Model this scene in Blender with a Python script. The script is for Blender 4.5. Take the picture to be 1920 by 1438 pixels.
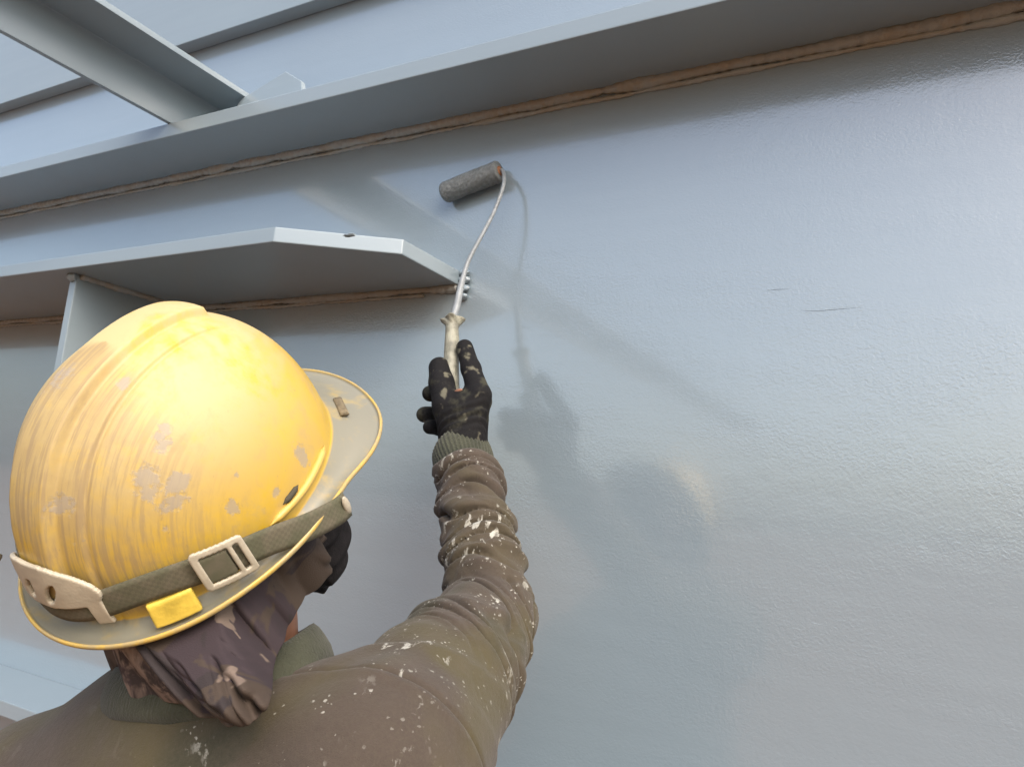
import bpy, bmesh, math
import numpy as np
from mathutils import Matrix, Vector

# ------------------------------------------------------------------ camera, sky, sun, exposure
scene = bpy.context.scene
for o in list(bpy.data.objects):
    bpy.data.objects.remove(o)
EYE = np.array([0.0, -1.0, 1.55])                      # the wall stands in the plane y = 0
CAMB = np.array([[0.87274408, 0.4806905, 0.0851729],   # camera right, up, forward
                 [0.0030333, -0.17980725, 0.98369718],
                 [-0.4881686, 0.85825753, 0.1583838]])
cd = bpy.data.cameras.new('camera'); cam = bpy.data.objects.new('camera', cd)
scene.collection.objects.link(cam)
cd.sensor_fit = 'HORIZONTAL'; cd.sensor_width = 36.0; cd.lens = 27.0
cd.clip_start = 0.02; cd.clip_end = 2000.0
mw = Matrix.Identity(4)
for i in range(3):
    mw[i][0] = CAMB[0][i]; mw[i][1] = CAMB[1][i]; mw[i][2] = -CAMB[2][i]; mw[i][3] = EYE[i]
cam.matrix_world = mw
scene.camera = cam

SUN_DIR = np.array([0.58, -0.45, 0.68]); SUN_DIR /= np.linalg.norm(SUN_DIR)
world = bpy.data.worlds.new('World'); scene.world = world; world.use_nodes = True
wn = world.node_tree.nodes; wl = world.node_tree.links
sky = wn.new('ShaderNodeTexSky'); sky.sky_type = 'NISHITA'; sky.sun_disc = False
sky.sun_elevation = math.asin(SUN_DIR[2]); sky.sun_rotation = math.atan2(SUN_DIR[0], SUN_DIR[1])
sky.air_density = 1.0; sky.dust_density = 5.0; sky.ozone_density = 1.0
wl.new(sky.outputs['Color'], wn['Background'].inputs['Color'])
wn['Background'].inputs['Strength'].default_value = 0.15
sd = bpy.data.lights.new('sun', 'SUN'); sun = bpy.data.objects.new('sun', sd)
scene.collection.objects.link(sun)
sd.energy = 0.5; sd.angle = math.radians(60); sd.color = (1.0, 0.95, 0.88)
sun.rotation_euler = Vector(SUN_DIR).to_track_quat('Z', 'Y').to_euler()
vs = scene.view_settings
vs.view_transform = 'Standard'; vs.look = 'None'; vs.gamma = 1.0; vs.use_curve_mapping = False
vs.exposure = 1.12

# ------------------------------------------------------------------ helpers
def link(o, parent=None):
    scene.collection.objects.link(o)
    if parent is not None:
        o.parent = parent
    return o

def tag(o, label=None, cat=None, group=None, kind=None):
    if label: o['label'] = label
    if cat: o['category'] = cat
    if group: o['group'] = group
    if kind: o['kind'] = kind
    return o

def empty(name, loc=(0, 0, 0)):
    o = bpy.data.objects.new(name, None); o.location = loc
    o.empty_display_size = 0.1
    return link(o)

def mesh_obj(name, verts, faces, mat, parent=None, smooth=True, attrs=None):
    me = bpy.data.meshes.new(name)
    off = np.array(parent.location) if parent is not None else np.zeros(3)
    v = np.asarray(verts, float) - off
    me.from_pydata(v.tolist(), [], faces if isinstance(faces, list) else faces.tolist())
    me.update()
    if smooth:
        me.polygons.foreach_set('use_smooth', np.ones(len(me.polygons), bool))
    for k, a in (attrs or {}).items():
        at_ = me.attributes.new(k, 'FLOAT', 'POINT')
        at_.data.foreach_set('value', np.asarray(a, np.float32))
    me.materials.append(mat)
    return link(bpy.data.objects.new(name, me), parent)

def ray(px, py):
    c = np.array([(px - 960) / 1440.0, (719 - py) / 1440.0, 1.0])
    return CAMB.T @ c

def at(px, py, Y):            # a point seen at a photo position, Y metres in front of the eye (wall = 1)
    d = ray(px, py)
    return EYE + d * (Y / d[1])

def W(x, y, z):               # eye-relative -> world
    return EYE + np.array([x, y, z])

def bevel_box(name, lo, hi, mat, parent=None, bev=0.002, seg=2):
    bm = bmesh.new(); bmesh.ops.create_cube(bm, size=1)
    lo = np.array(lo, float); hi = np.array(hi, float)
    off = np.array(parent.location) if parent is not None else np.zeros(3)
    for v in bm.verts:
        v.co = Vector((lo + hi) / 2 - off + np.array(v.co) * (hi - lo))
    if bev:
        bmesh.ops.bevel(bm, geom=bm.edges[:], offset=bev, segments=seg, affect='EDGES', profile=0.6)
    me = bpy.data.meshes.new(name); bm.to_mesh(me); bm.free()
    me.materials.append(mat)
    return link(bpy.data.objects.new(name, me), parent)

def prism(name, poly, axis, a, b, mat, parent=None, bev=0.002):
    """polygon (2D list) extruded along an axis from a to b; poly gives the two other axes in order."""
    bm = bmesh.new()
    off = np.array(parent.location) if parent is not None else np.zeros(3)
    def mk(p, t):
        c = list(p); c.insert(axis, t); return bm.verts.new(np.array(c) - off)
    A = [mk(p, a) for p in poly]; B = [mk(p, b) for p in poly]
    n = len(poly)
    bm.faces.new(A); bm.faces.new(B[::-1])
    for i in range(n):
        bm.faces.new([A[i], B[i], B[(i + 1) % n], A[(i + 1) % n]])
    bmesh.ops.recalc_face_normals(bm, faces=bm.faces[:])
    if bev:
        bmesh.ops.bevel(bm, geom=bm.edges[:], offset=bev, segments=2, affect='EDGES', profile=0.6)
    me = bpy.data.meshes.new(name); bm.to_mesh(me); bm.free()
    me.materials.append(mat)
    return link(bpy.data.objects.new(name, me), parent)

def frames(path):
    P = np.asarray(path, float); T = np.gradient(P, axis=0)
    T /= np.linalg.norm(T, axis=1)[:, None]
    u = np.cross(T[0], [0.31, 0.2, 0.93]); u /= np.linalg.norm(u)
    U = [u]
    for i in range(1, len(P)):
        u = U[-1] - T[i] * (U[-1] @ T[i]); U.append(u / np.linalg.norm(u))
    U = np.array(U)
    return P, T, U, np.cross(T, U)

def tube(path, rad, n=12, cap=True, fn=None):
    P, T, U, V = frames(path)
    rad = np.broadcast_to(np.asarray(rad, float), (len(P),))
    verts = []; faces = []
    for i in range(len(P)):
        for j in range(n):
            a = 2 * math.pi * j / n
            r = rad[i] * (fn(i, a) if fn else 1.0)
            verts.append(P[i] + r * (math.cos(a) * U[i] + math.sin(a) * V[i]))
    for i in range(len(P) - 1):
        for j in range(n):
            k = (j + 1) % n
            faces.append([i * n + j, i * n + k, (i + 1) * n + k, (i + 1) * n + j])
    if cap:
        faces.append([j for j in range(n)][::-1]); faces.append([(len(P) - 1) * n + j for j in range(n)])
    return np.array(verts), faces

def spline(pts, n):
    P = np.asarray(pts, float); m = len(P)
    Q = np.vstack([2 * P[0] - P[1], P, 2 * P[-1] - P[-2]])
    out = []
    for s in np.linspace(0, m - 1 - 1e-9, n):
        i = int(s); t = s - i
        p0, p1, p2, p3 = Q[i], Q[i + 1], Q[i + 2], Q[i + 3]
        out.append(0.5 * ((2 * p1) + (-p0 + p2) * t + (2 * p0 - 5 * p1 + 4 * p2 - p3) * t * t + (-p0 + 3 * p1 - 3 * p2 + p3) * t ** 3))
    return np.array(out)

# ------------------------------------------------------------------ distance-field sculpting
def smin(a, b, k):
    h = np.clip(0.5 + 0.5 * (b - a) / k, 0, 1)
    return b * (1 - h) + a * h - k * h * (1 - h)

def cap(p, a, b, ra, rb):
    a = np.asarray(a, np.float32); b = np.asarray(b, np.float32)
    ab = b - a; t = np.clip(((p - a) @ ab) / (ab @ ab), 0, 1)
    d = p - a - t[..., None] * ab
    return np.sqrt((d * d).sum(-1)) - (ra + (rb - ra) * t)

def capt(p, a, b):
    a = np.asarray(a, np.float32); b = np.asarray(b, np.float32)
    ab = b - a; L = np.sqrt(ab @ ab)
    return ((p - a) @ ab) / L, L

def ell(p, c, r, R=None):
    q = p - np.asarray(c, np.float32)
    if R is not None: q = q @ np.asarray(R, np.float32)
    r = np.asarray(r, np.float32)
    k0 = np.sqrt(((q / r) ** 2).sum(-1)); k1 = np.sqrt(((q / r ** 2) ** 2).sum(-1))
    return k0 * (k0 - 1) / np.maximum(k1, 1e-6)

_rs = np.random.RandomState(3)
_KD = _rs.normal(size=(24, 3)).astype(np.float32); _KD /= np.linalg.norm(_KD, axis=1)[:, None]
_KP = _rs.uniform(0, 6.28, 24).astype(np.float32); _KF = _rs.uniform(0.6, 1.6, 24).astype(np.float32)
def wav(p, f, i0=0, n=6):
    s = 0
    for i in range(i0, i0 + n):
        s = s + np.sin((p @ _KD[i]) * (f * _KF[i]) + _KP[i])
    return s / n

def sculpt(fn, lo, hi, h, proj=2):
    lo = np.asarray(lo, np.float32); hi = np.asarray(hi, np.float32); B = 8
    nb = np.ceil((hi - lo) / (h * B)).astype(int); n = nb * B + 1
    cx = [lo[k] + h * B * (np.arange(nb[k]) + 0.5) for k in range(3)]
    Cc = np.stack(np.meshgrid(*cx, indexing='ij'), -1).astype(np.float32)
    dc = fn(Cc.reshape(-1, 3)).reshape(nb)
    act = np.abs(dc) < h * B * 0.87 * 1.5 + 0.012
    V = np.repeat(np.repeat(np.repeat(dc, B, 0), B, 1), B, 2)
    V = np.pad(V, ((0, 1), (0, 1), (0, 1)), mode='edge').astype(np.float32)
    loc = np.stack(np.meshgrid(*[np.arange(B + 1)] * 3, indexing='ij'), -1).reshape(-1, 3)
    ids = np.argwhere(act)
    for s in range(0, len(ids), 1500):
        gi = ids[s:s + 1500, None, :] * B + loc[None]
        gi = gi.reshape(-1, 3)
        V[gi[:, 0], gi[:, 1], gi[:, 2]] = fn(lo + gi.astype(np.float32) * h)
    S = V < 0
    corners = [(i, j, k) for i in (0, 1) for j in (0, 1) for k in (0, 1)]
    sl = lambda c: tuple(slice(c[k], n[k] - 1 + c[k]) for k in range(3))
    cnt = sum(S[sl(c)].astype(np.int8) for c in corners)
    cells = np.argwhere((cnt > 0) & (cnt < 8))
    idx = -np.ones(n - 1, np.int64); idx[tuple(cells.T)] = np.arange(len(cells))
    acc = np.zeros((len(cells), 3)); num = np.zeros(len(cells))
    for c in corners:
        for ax in range(3):
            if c[ax] == 0:
                e = list(c); e[ax] = 1
                a = V[tuple((cells + np.array(c)).T)]; b = V[tuple((cells + np.array(e)).T)]
                m = (a < 0) != (b < 0)
                t = np.where(m, a / np.where(m, a - b, 1), 0)
                pt = np.array(c, float)[None].repeat(len(cells), 0); pt[:, ax] += t
                acc += pt * m[:, None]; num += m
    vert = lo + (cells + acc / num[:, None]) * h
    faces = []
    for ax in range(3):
        u, v = (ax + 1) % 3, (ax + 2) % 3
        s0 = [slice(1, n[k] - 1) for k in range(3)]; s1 = list(s0)
        s0[ax] = slice(0, n[ax] - 1); s1[ax] = slice(1, n[ax])
        a = S[tuple(s0)]; b = S[tuple(s1)]
        base = np.argwhere(a != b); flip = a[a != b]
        g = base.copy(); g[:, u] += 1; g[:, v] += 1
        q = []
        for du, dv in ((-1, -1), (0, -1), (0, 0), (-1, 0)):
            cc = g.copy(); cc[:, u] += du; cc[:, v] += dv
            q.append(idx[tuple(cc.T)])
        q = np.stack(q, 1); q[~flip] = q[~flip][:, ::-1]
        faces.append(q)
    faces = np.vstack(faces)
    faces = faces[(faces >= 0).all(1)]
    p = vert.astype(np.float32)
    for _ in range(proj):
        d = fn(p); e = h * 0.4; g = np.zeros_like(p)
        for k in range(3):
            dp = np.zeros(3, np.float32); dp[k] = e
            g[:, k] = (fn(p + dp) - fn(p - dp)) / (2 * e)
        g2 = np.maximum((g * g).sum(1), 0.2)
        p = p - np.clip(d / g2, -h, h)[:, None] * g
    return p.astype(float), faces

# ------------------------------------------------------------------ materials
class NT:
    def __init__(s, name):
        s.m = bpy.data.materials.new(name); s.m.use_nodes = True
        s.t = s.m.node_tree; s.b = s.t.nodes['Principled BSDF']
    def n(s, typ, **kw):
        nd = s.t.nodes.new(typ)
        for k, v in kw.items(): setattr(nd, k, v)
        return nd
    def l(s, a, b): s.t.links.new(a, b)
    def val(s, sock, v):
        if hasattr(v, 'is_output'): s.l(v, sock)
        else: sock.default_value = v
    def coord(s, scale=(1, 1, 1), rot=(0, 0, 0)):
        g = s.n('ShaderNodeNewGeometry'); mp = s.n('ShaderNodeMapping')
        mp.inputs['Scale'].default_value = scale; mp.inputs['Rotation'].default_value = rot
        s.l(g.outputs['Position'], mp.inputs['Vector']); return mp.outputs[0]
    def noise(s, vec, scale, det=3, rough=0.5, dist=0.0):
        nd = s.n('ShaderNodeTexNoise'); nd.inputs['Scale'].default_value = scale
        nd.inputs['Detail'].default_value = det; nd.inputs['Roughness'].default_value = rough
        nd.inputs['Distortion'].default_value = dist
        s.l(vec, nd.inputs['Vector']); return nd.outputs['Fac']
    def vor(s, vec, scale, feature='F1', rand=1.0):
        nd = s.n('ShaderNodeTexVoronoi', feature=feature); nd.inputs['Scale'].default_value = scale
        nd.inputs['Randomness'].default_value = rand
        s.l(vec, nd.inputs['Vector']); return nd.outputs['Distance']
    def ramp(s, fac, a, b, lo=0.0, hi=1.0):
        nd = s.n('ShaderNodeMapRange', interpolation_type='SMOOTHSTEP'); s.val(nd.inputs['Value'], fac)
        nd.inputs['From Min'].default_value = a; nd.inputs['From Max'].default_value = b
        nd.inputs['To Min'].default_value = lo; nd.inputs['To Max'].default_value = hi
        return nd.outputs[0]
    def math(s, op, a, b=0.0):
        nd = s.n('ShaderNodeMath', operation=op); s.val(nd.inputs[0], a); s.val(nd.inputs[1], b)
        return nd.outputs[0]
    def mix(s, fac, a, b):
        nd = s.n('ShaderNodeMix', data_type='RGBA'); s.val(nd.inputs['Factor'], fac)
        for k, v in (('A', a), ('B', b)):
            sock = [i for i in nd.inputs if i.name == k and i.type == 'RGBA'][0]
            if isinstance(v, tuple): v = v + (1,) if len(v) == 3 else v
            s.val(sock, v)
        return [o for o in nd.outputs if o.type == 'RGBA'][0]
    def attr(s, name):
        nd = s.n('ShaderNodeAttribute'); nd.attribute_name = name; return nd.outputs['Fac']
    def bump(s, h, strength=0.5, dist=0.001):
        nd = s.n('ShaderNodeBump'); s.val(nd.inputs['Strength'], strength); nd.inputs['Distance'].default_value = dist
        s.l(h, nd.inputs['Height']); s.l(nd.outputs[0], s.b.inputs['Normal'])
    def base(s, c): s.val(s.b.inputs['Base Color'], c + (1,) if isinstance(c, tuple) else c)
    def rough(s, r): s.val(s.b.inputs['Roughness'], r)
    def set(s, **kw):
        for k, v in kw.items(): s.val(s.b.inputs[k.replace('_', ' ')], v)
        return s

def flat(name, col, rough=0.6, var=0.15, scale=60, bump=0.0, **kw):
    t = NT(name); c = t.coord(); f = t.noise(c, scale, 4)
    t.base(t.mix(t.ramp(f, 0.3, 0.7), tuple(x * (1 - var) for x in col), tuple(min(1, x * (1 + var)) for x in col)))
    t.rough(rough)
    if bump: t.bump(t.noise(c, scale * 6, 3), 0.6, bump)
    t.set(**kw)
    return t.m

PAINT = (0.232, 0.296, 0.340)
def paint_mat(name, peel=1.0, rough=0.12, ior=2.2):
    t = NT(name); c = t.coord()
    big = t.noise(c, 2.2, 3); streak = t.noise(t.coord((1.2, 1, 14)), 3.0, 4, 0.6)
    f = t.math('ADD', t.math('MULTIPLY', big, 0.5), t.math('MULTIPLY', streak, 0.5))
    t.base(t.mix(t.ramp(f, 0.36, 0.64), tuple(x * 0.98 for x in PAINT), tuple(x * 1.02 for x in PAINT)))
    t.rough(t.ramp(streak, 0.3, 0.7, rough, rough + 0.05))
    # orange peel left by the roller: fine cells in patches, longer than tall
    peelp = t.noise(t.coord((1.0, 1, 1.25)), 240, 2, 0.5, 0.6)
    lumps = t.noise(c, 38, 3, 0.55)
    mask = t.ramp(t.noise(t.coord((0.8, 1, 2.4)), 3.2, 3, 0.55), 0.40, 0.66, 0.38, 1.0)
    if peel > 0.8:
        hgt = t.math('ADD', t.math('MULTIPLY', t.math('MULTIPLY', peelp, mask), 0.85), t.math('MULTIPLY', lumps, 0.6))
        dn = t.n('ShaderNodeVectorMath', operation='DISTANCE'); t.l(c, dn.inputs[0]); dn.inputs[1].default_value = tuple(at(880, 480, 1.0))
        wet = t.math('MULTIPLY', t.ramp(t.math('ADD', dn.outputs['Value'], t.math('MULTIPLY', t.noise(c, 16, 3), 0.12)), 0.20, 0.11), t.noise(c, 330, 2, 0.5, 0.8))
        hgt = t.math('ADD', hgt, t.math('MULTIPLY', wet, 0.9))
        t.bump(hgt, 0.46, 0.0011)
        t.set(Coat_Weight=1.0, Coat_Roughness=0.05, Coat_IOR=1.5)
    else:
        t.bump(t.math('ADD', t.math('MULTIPLY', t.noise(c, 160, 2), 0.4), t.math('MULTIPLY', lumps, 0.8)), 0.14, 0.0011)
    t.set(IOR=ior)
    return t.m
M_WALL = paint_mat('grey_blue_wet_paint')
M_STEEL = paint_mat('grey_blue_paint', 0.4, 0.22, 1.75)

def weld_mat():
    t = NT('weld_paint'); c = t.coord()
    f = t.noise(t.coord((1, 3, 3)), 14, 4, 0.6)
    t.base(t.mix(t.ramp(f, 0.42, 0.62), (0.30, 0.32, 0.315), (0.30, 0.28, 0.235)))
    t.rough(0.42); t.bump(t.noise(c, 220, 4), 0.7, 0.002)
    return t.m
M_WELD = weld_mat()

def ground_mat():
    t = NT('dusty_ground'); c = t.coord()
    a = t.noise(c, 0.35, 5, 0.6); b = t.noise(c, 9, 5, 0.65)
    col = t.mix(t.ramp(a, 0.35, 0.65), (0.160, 0.070, 0.021), (0.195, 0.088, 0.027))
    t.base(t.mix(t.ramp(b, 0.35, 0.7), col, (0.110, 0.052, 0.018)))
    t.rough(0.95); t.bump(b, 0.6, 0.03)
    return t.m

# ------------------------------------------------------------------ ground
g = 600.0
mesh_obj_g = mesh_obj('ground', [(-g, -g, 0), (g, -g, 0), (g, g, 0), (-g, g, 0)], [[0, 1, 2, 3]], ground_mat(), None, False)
tag(mesh_obj_g, kind='structure')

# ------------------------------------------------------------------ the girder being painted
Z0 = EYE[2]
girder = empty('steel_girder', (-1.0, 0.0, 0.0))
tag(girder, 'grey blue painted steel girder with shelf flange, bracket plate and overhead brace', 'girder')
XL, XR = -7.0, 5.0
bevel_box('web_plate', (XL, 0, 0.0), (XR, 0.014, Z0 + 1.28), M_WALL, girder, 0)
fz0, fz1 = Z0 + 0.6415, Z0 + 0.6695
fl = bevel_box('flange', (XL, -0.139, fz0), (XR, 0.0, fz1), M_STEEL, girder, 0.0018)
up = bevel_box('cover_plate', (XL, -0.033, Z0 + 0.94), (XR, -0.0005, Z0 + 1.28), M_STEEL, girder, 0.002)
lf = bevel_box('lower_flange', (XL, -0.14, Z0 - 0.452), (XR, 0.0, Z0 - 0.4257), M_STEEL, girder, 0.002)
zb0, zb1 = Z0 + 0.345, Z0 + 0.3677
br = prism('bracket_plate', [(-2.6, 0.0), (-2.6, -0.256), (-0.836, -0.256), (-0.679, -0.159), (-0.679, 0.0)], 2, zb0, zb1, M_STEEL, girder, 0.0016)
st = prism('stiffener_plate', [(0.0, zb0 - 0.0005), (-0.2265, zb0 - 0.0005), (-0.2265, Z0 + 0.06), (-0.20, Z0 + 0.03), (0.0, Z0 + 0.03)], 0, -1.374, -1.355, M_STEEL, girder, 0.0018)
bz = Z0 + 0.67
brace = prism('brace_angle', [(-1.302, bz), (-1.302, bz + 0.091), (-1.196, bz + 0.091), (-1.196, bz + 0.080), (-1.291, bz + 0.080), (-1.291, bz)],
              1, -5.0, -0.012, M_STEEL, girder, 0.001)
# prism() takes (x, z) for axis 1
gus = prism('gusset_plate', [(-1.215, bz), (-1.215, bz + 0.068), (-1.204, bz + 0.079), (-1.092, bz + 0.112), (-1.047, bz + 0.083), (-1.040, bz + 0.06), (-1.04, bz)], 1, -0.056, -0.044, M_STEEL, girder, 0.002)

def weld(name, a, b, r, parent, out, seed, step=0.0035, lump=0.22, mat=None):
    a = np.array(a); b = np.array(b); L = np.linalg.norm(b - a); n = max(8, int(L / step))
    rs = np.random.RandomState(seed); t = np.linspace(0, 1, n)
    path = a + (b - a) * t[:, None]
    s = t * L
    rip = 1 + lump * 0.5 * np.sin(s * 2 * np.pi / 0.017 + 1.2 * np.sin(s * 21)) + lump * np.interp(s, np.linspace(0, L, max(3, int(L / 0.03))), rs.normal(0, 0.8, max(3, int(L / 0.03))))
    wob = np.interp(s, np.linspace(0, L, max(3, int(L / 0.05))), rs.normal(0, 0.0012, max(3, int(L / 0.05))))
    path = path + np.array(out)[None] * wob[:, None]
    v, f = tube(path, r * np.clip(rip, 0.5, 1.8), 10)
    return mesh_obj(name, v, f, mat or M_WELD, parent)
link_loc = lambda p: p
# children of children keep the girder's origin: parts sit at the girder origin, so sub-parts do too
def sub(o, parent, root):
    o.parent = parent
    return o
def wsub(a, b, r, part, seed, **k):
    o = weld('weld_bead', a, b, r, girder, (0, 0.3, 0.7), seed, **k); o.parent = part; return o
wsub((XL + 2, -0.0035, fz0 - 0.003), (2.2, -0.0035, fz0 - 0.003), 0.0088, fl, 1)
wsub((XL + 2, -0.002, fz0 - 0.0155), (2.2, -0.002, fz0 - 0.0155), 0.0034, fl, 2, lump=0.3)
wsub((XL + 2, -0.003, fz1 + 0.002), (2.2, -0.003, fz1 + 0.002), 0.0065, fl, 9)
wsub((-2.55, -0.003, zb0 - 0.003), (-0.682, -0.003, zb0 - 0.003), 0.0070, br, 3)
wsub((-2.55, -0.002, zb0 - 0.012), (-0.75, -0.002, zb0 - 0.012), 0.0030, br, 4, lump=0.35)
wsub((-1.352, -0.22, zb0 - 0.002), (-1.352, -0.005, zb0 - 0.002), 0.006, st, 5)
wsub((-1.377, -0.22, zb0 - 0.002), (-1.377, -0.005, zb0 - 0.002), 0.006, st, 6)
wsub((-1.352, -0.003, zb0 - 0.01), (-1.352, -0.003, Z0 + 0.04), 0.006, st, 7)
def lump_bead(c, r, part, seed, mat):
    bm = bmesh.new(); bmesh.ops.create_icosphere(bm, subdivisions=3, radius=1.0)
    rs = np.random.RandomState(seed); k = rs.normal(size=3) * 2.2
    V = []
    for v in bm.verts:
        q = np.array(v.co); q = q * (1 + 0.14 * math.sin(q @ k * 2 + seed)) * np.array(r)
        V.append(np.array(c) + q)
    F = [[x.index for x in f.verts] for f in bm.faces]; bm.free()
    o = mesh_obj('weld_bead', V, F, mat, girder); o.parent = part; return o
lump_bead((-1.3645, -0.228, zb0 - 0.004), (0.0125, 0.008, 0.010), st, 3, M_STEEL)
for i, (dz, w) in enumerate([(0.020, 0.010), (0.008, 0.012), (-0.006, 0.0125), (-0.019, 0.010)]):
    lump_bead((-0.672 + 0.002 * (i % 2), -0.006, zb0 + dz), (w, 0.006, 0.0058), br, 10 + i, M_STEEL)

M_SCR = flat('scratch', (0.20, 0.25, 0.285), 0.4)
webp = [o for o in girder.children if o.name.startswith('web_plate')][0]
for pts_ in ([(1500, 582), (1530, 583), (1570, 580), (1618, 576)], [(1438, 545), (1455, 543), (1482, 542)]):
    P_ = spline([at(x, y, 1.0) for x, y in pts_], 24); P_[:, 1] = -0.0001
    v_, f_ = tube(P_, 0.00035 * np.sin(np.linspace(0.15, 2.99, 24)), 6)
    o_ = mesh_obj('scratch', v_, f_, M_SCR, girder); o_.parent = webp
lump_bead(at(655, 441, 0.744) + np.array([0, 0.0005, 0]), (0.010, 0.004, 0.0022), br, 30, M_SCR)

# ------------------------------------------------------------------ hard hat
def rotv(w):
    t = np.linalg.norm(w); k = w / t
    K = np.array([[0, -k[2], k[1]], [k[2], 0, -k[0]], [-k[1], k[0], 0]])
    return np.eye(3) + math.sin(t) * K + (1 - math.cos(t)) * K @ K
CB = np.stack([CAMB[0], CAMB[1], -CAMB[2]], 1)
HR = CB @ rotv(np.array([-0.7915, -0.3154, -0.3378]))           # columns: right, forward, up of the head
HP = EYE + CB @ np.array([-0.2502, -0.0793, -0.6115])
def hw(v): return HP + np.asarray(v) @ HR.T
HA, HB, HH = 0.1004, 0.1226, 0.138
def ss(a, b, x):
    t = np.clip((x - a) / (b - a), 0, 1); return t * t * (3 - 2 * t)
def dome(phi, th, off=0.0, relief=True):
    ct = np.cos(th) ** 0.85; s_ = np.sin(th) ** 0.95
    x = HA * np.sin(phi) * ct; y = HB * np.cos(phi) * ct; z = HH * s_
    n = np.stack([x / HA ** 2, y / HB ** 2, z / HH ** 2 + 1e-9], -1); n /= np.linalg.norm(n, axis=-1)[..., None]
    d = np.zeros_like(x) + off
    if relief:
        ax = np.abs(x); fr = 1 - ss(0.064, 0.071, y); lowr = ss(0.004, 0.03, z)
        d = d + 0.0068 * (1 - ss(0.0135, 0.0185, ax)) * fr * lowr
        d = d + 0.0016 * (1 - ss(0.0325, 0.0345, ax)) * (1 - ss(0.05, 0.075, y)) * lowr
        d = d - 0.0010 * np.exp(-((ax - 0.0355) / 0.0012) ** 2) * (1 - ss(0.03, 0.07, y))
    return np.stack([x, y, z], -1) + n * d[..., None]
def rimc(phi):
    s_, c = np.sin(phi), np.cos(phi)
    w_ = 0.0165 + 0.023 * ss(0.30, 0.85, c) + 0.003 * ss(0.2, 0.9, -c)
    nx, ny = s_ / HA, c / HB; nl = np.sqrt(nx * nx + ny * ny)
    x = HA * s_ + w_ * nx / nl; y = HB * c + w_ * ny / nl
    z = -0.024 * ss(0.0, 1.0, c) + 0.001 * (c < 0) * c * c
    z = z - 0.004 * np.exp(-((np.abs(s_) - 0.9) / 0.2) ** 2) * ss(-0.6, 0.0, c)
    return np.stack([x, y, z], -1)
NP = 400
phi = np.linspace(0, 2 * np.pi, NP, endpoint=False)
rows, reg = [], []
for th in np.linspace(np.pi / 2 - 1e-3, 0.0, 170):
    rows.append(dome(phi, np.full(NP, th))); reg.append(0.0)
b0 = rows[-1]; rm = rimc(phi)
outd = rm - b0; outd[:, 2] = 0; outd /= np.linalg.norm(outd, axis=1)[:, None]
up_ = np.array([0, 0, 1.0])
for k in np.linspace(0.06, 1.0, 16):
    p = b0 + (rm - b0) * k
    p[:, 2] = b0[:, 2] + (rm[:, 2] - b0[:, 2]) * k ** 1.1 - 0.004 * math.sin(math.pi * k) ** 1.0
    rows.append(p); reg.append(1.0)
for du, dz, rg in ((0.0006, 0.0022, 0.3), (0.0016, 0.0032, 0), (0.0030, 0.0030, 0), (0.0040, 0.0018, 0), (0.0042, 0.0), (0.0036, -0.0018, 0), (0.0022, -0.0024, 0)) if False else \
        ((0.0004, 0.0014, 0.3), (0.0010, 0.0020, 0.0), (0.0020, 0.0018, 0.0), (0.0027, 0.0008, 0.0), (0.0028, -0.0006, 0.0), (0.0024, -0.0020, 0.0), (0.0014, -0.0027, 0.0)):
    rows.append(rm + outd * du + up_ * dz); reg.append(rg)
for k in (0.9, 0.6, 0.3, 0.05):
    p = b0 + (rm - b0) * k; p[:, 2] = b0[:, 2] + (rm[:, 2] - b0[:, 2]) * k ** 1.1 - 0.004 * math.sin(math.pi * k) - 0.003
    rows.append(p); reg.append(0.6)
for th in np.linspace(0.02, np.pi / 2 - 1e-3, 24):
    rows.append(dome(phi, np.full(NP, th), -0.003, False)); reg.append(0.2)
SV = np.concatenate(rows); nr = len(rows)
regv = np.repeat(np.array(reg), NP)
ii, jj = np.meshgrid(np.arange(nr - 1), np.arange(NP), indexing='ij'); kk = (jj + 1) % NP
SF = np.stack([ii * NP + jj, (ii + 1) * NP + jj, (ii + 1) * NP + kk, ii * NP + kk], -1).reshape(-1, 4)
# splats of grey paint on the shell: distance to the nearest splat, in splat radii
spl = [(.074, -.059, .073, .0095, 1.6), (.073, -.050, .083, .010, 1.5), (.062, -.058, .094, .009, 1.2), (.064, -.039, .104, .006, 1.4), (.060, -.036, .108, .004, 1),
       (.022, -.092, .093, .011, 1.8), (.091, -.036, .047, .0045, .6), (-.008, -.033, .135, .012, 1.2), (.062, -.062, .085, .007, 1), (.030, -.02, .134, .005, 1),
       (.060, -.03, .11, .005, 1), (.088, -.02, .062, .0025, 1), (.07, -.07, .06, .003, 1), (.097, -.005, .03, .004, 1), (.095, .03, .03, .006, .5), (.03, -.1, .07, .005, 2)]
sp = np.full(len(SV), 9.0)
for x, y, z, r, e in spl:
    d = SV - np.array([x, y, z]); d[:, 2] *= e
    sp = np.minimum(sp, np.linalg.norm(d, axis=1) / r)
phv = np.tile(phi, nr); thv = np.arcsin(np.clip(SV[:, 2] / HH, -1, 1))
rearw = ss(0.0, 0.95, -np.cos(phv)) * ss(0.0, 0.012, SV[:, 2]) * (regv == 0) * (np.arange(len(SV)) < 170 * NP)

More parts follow.
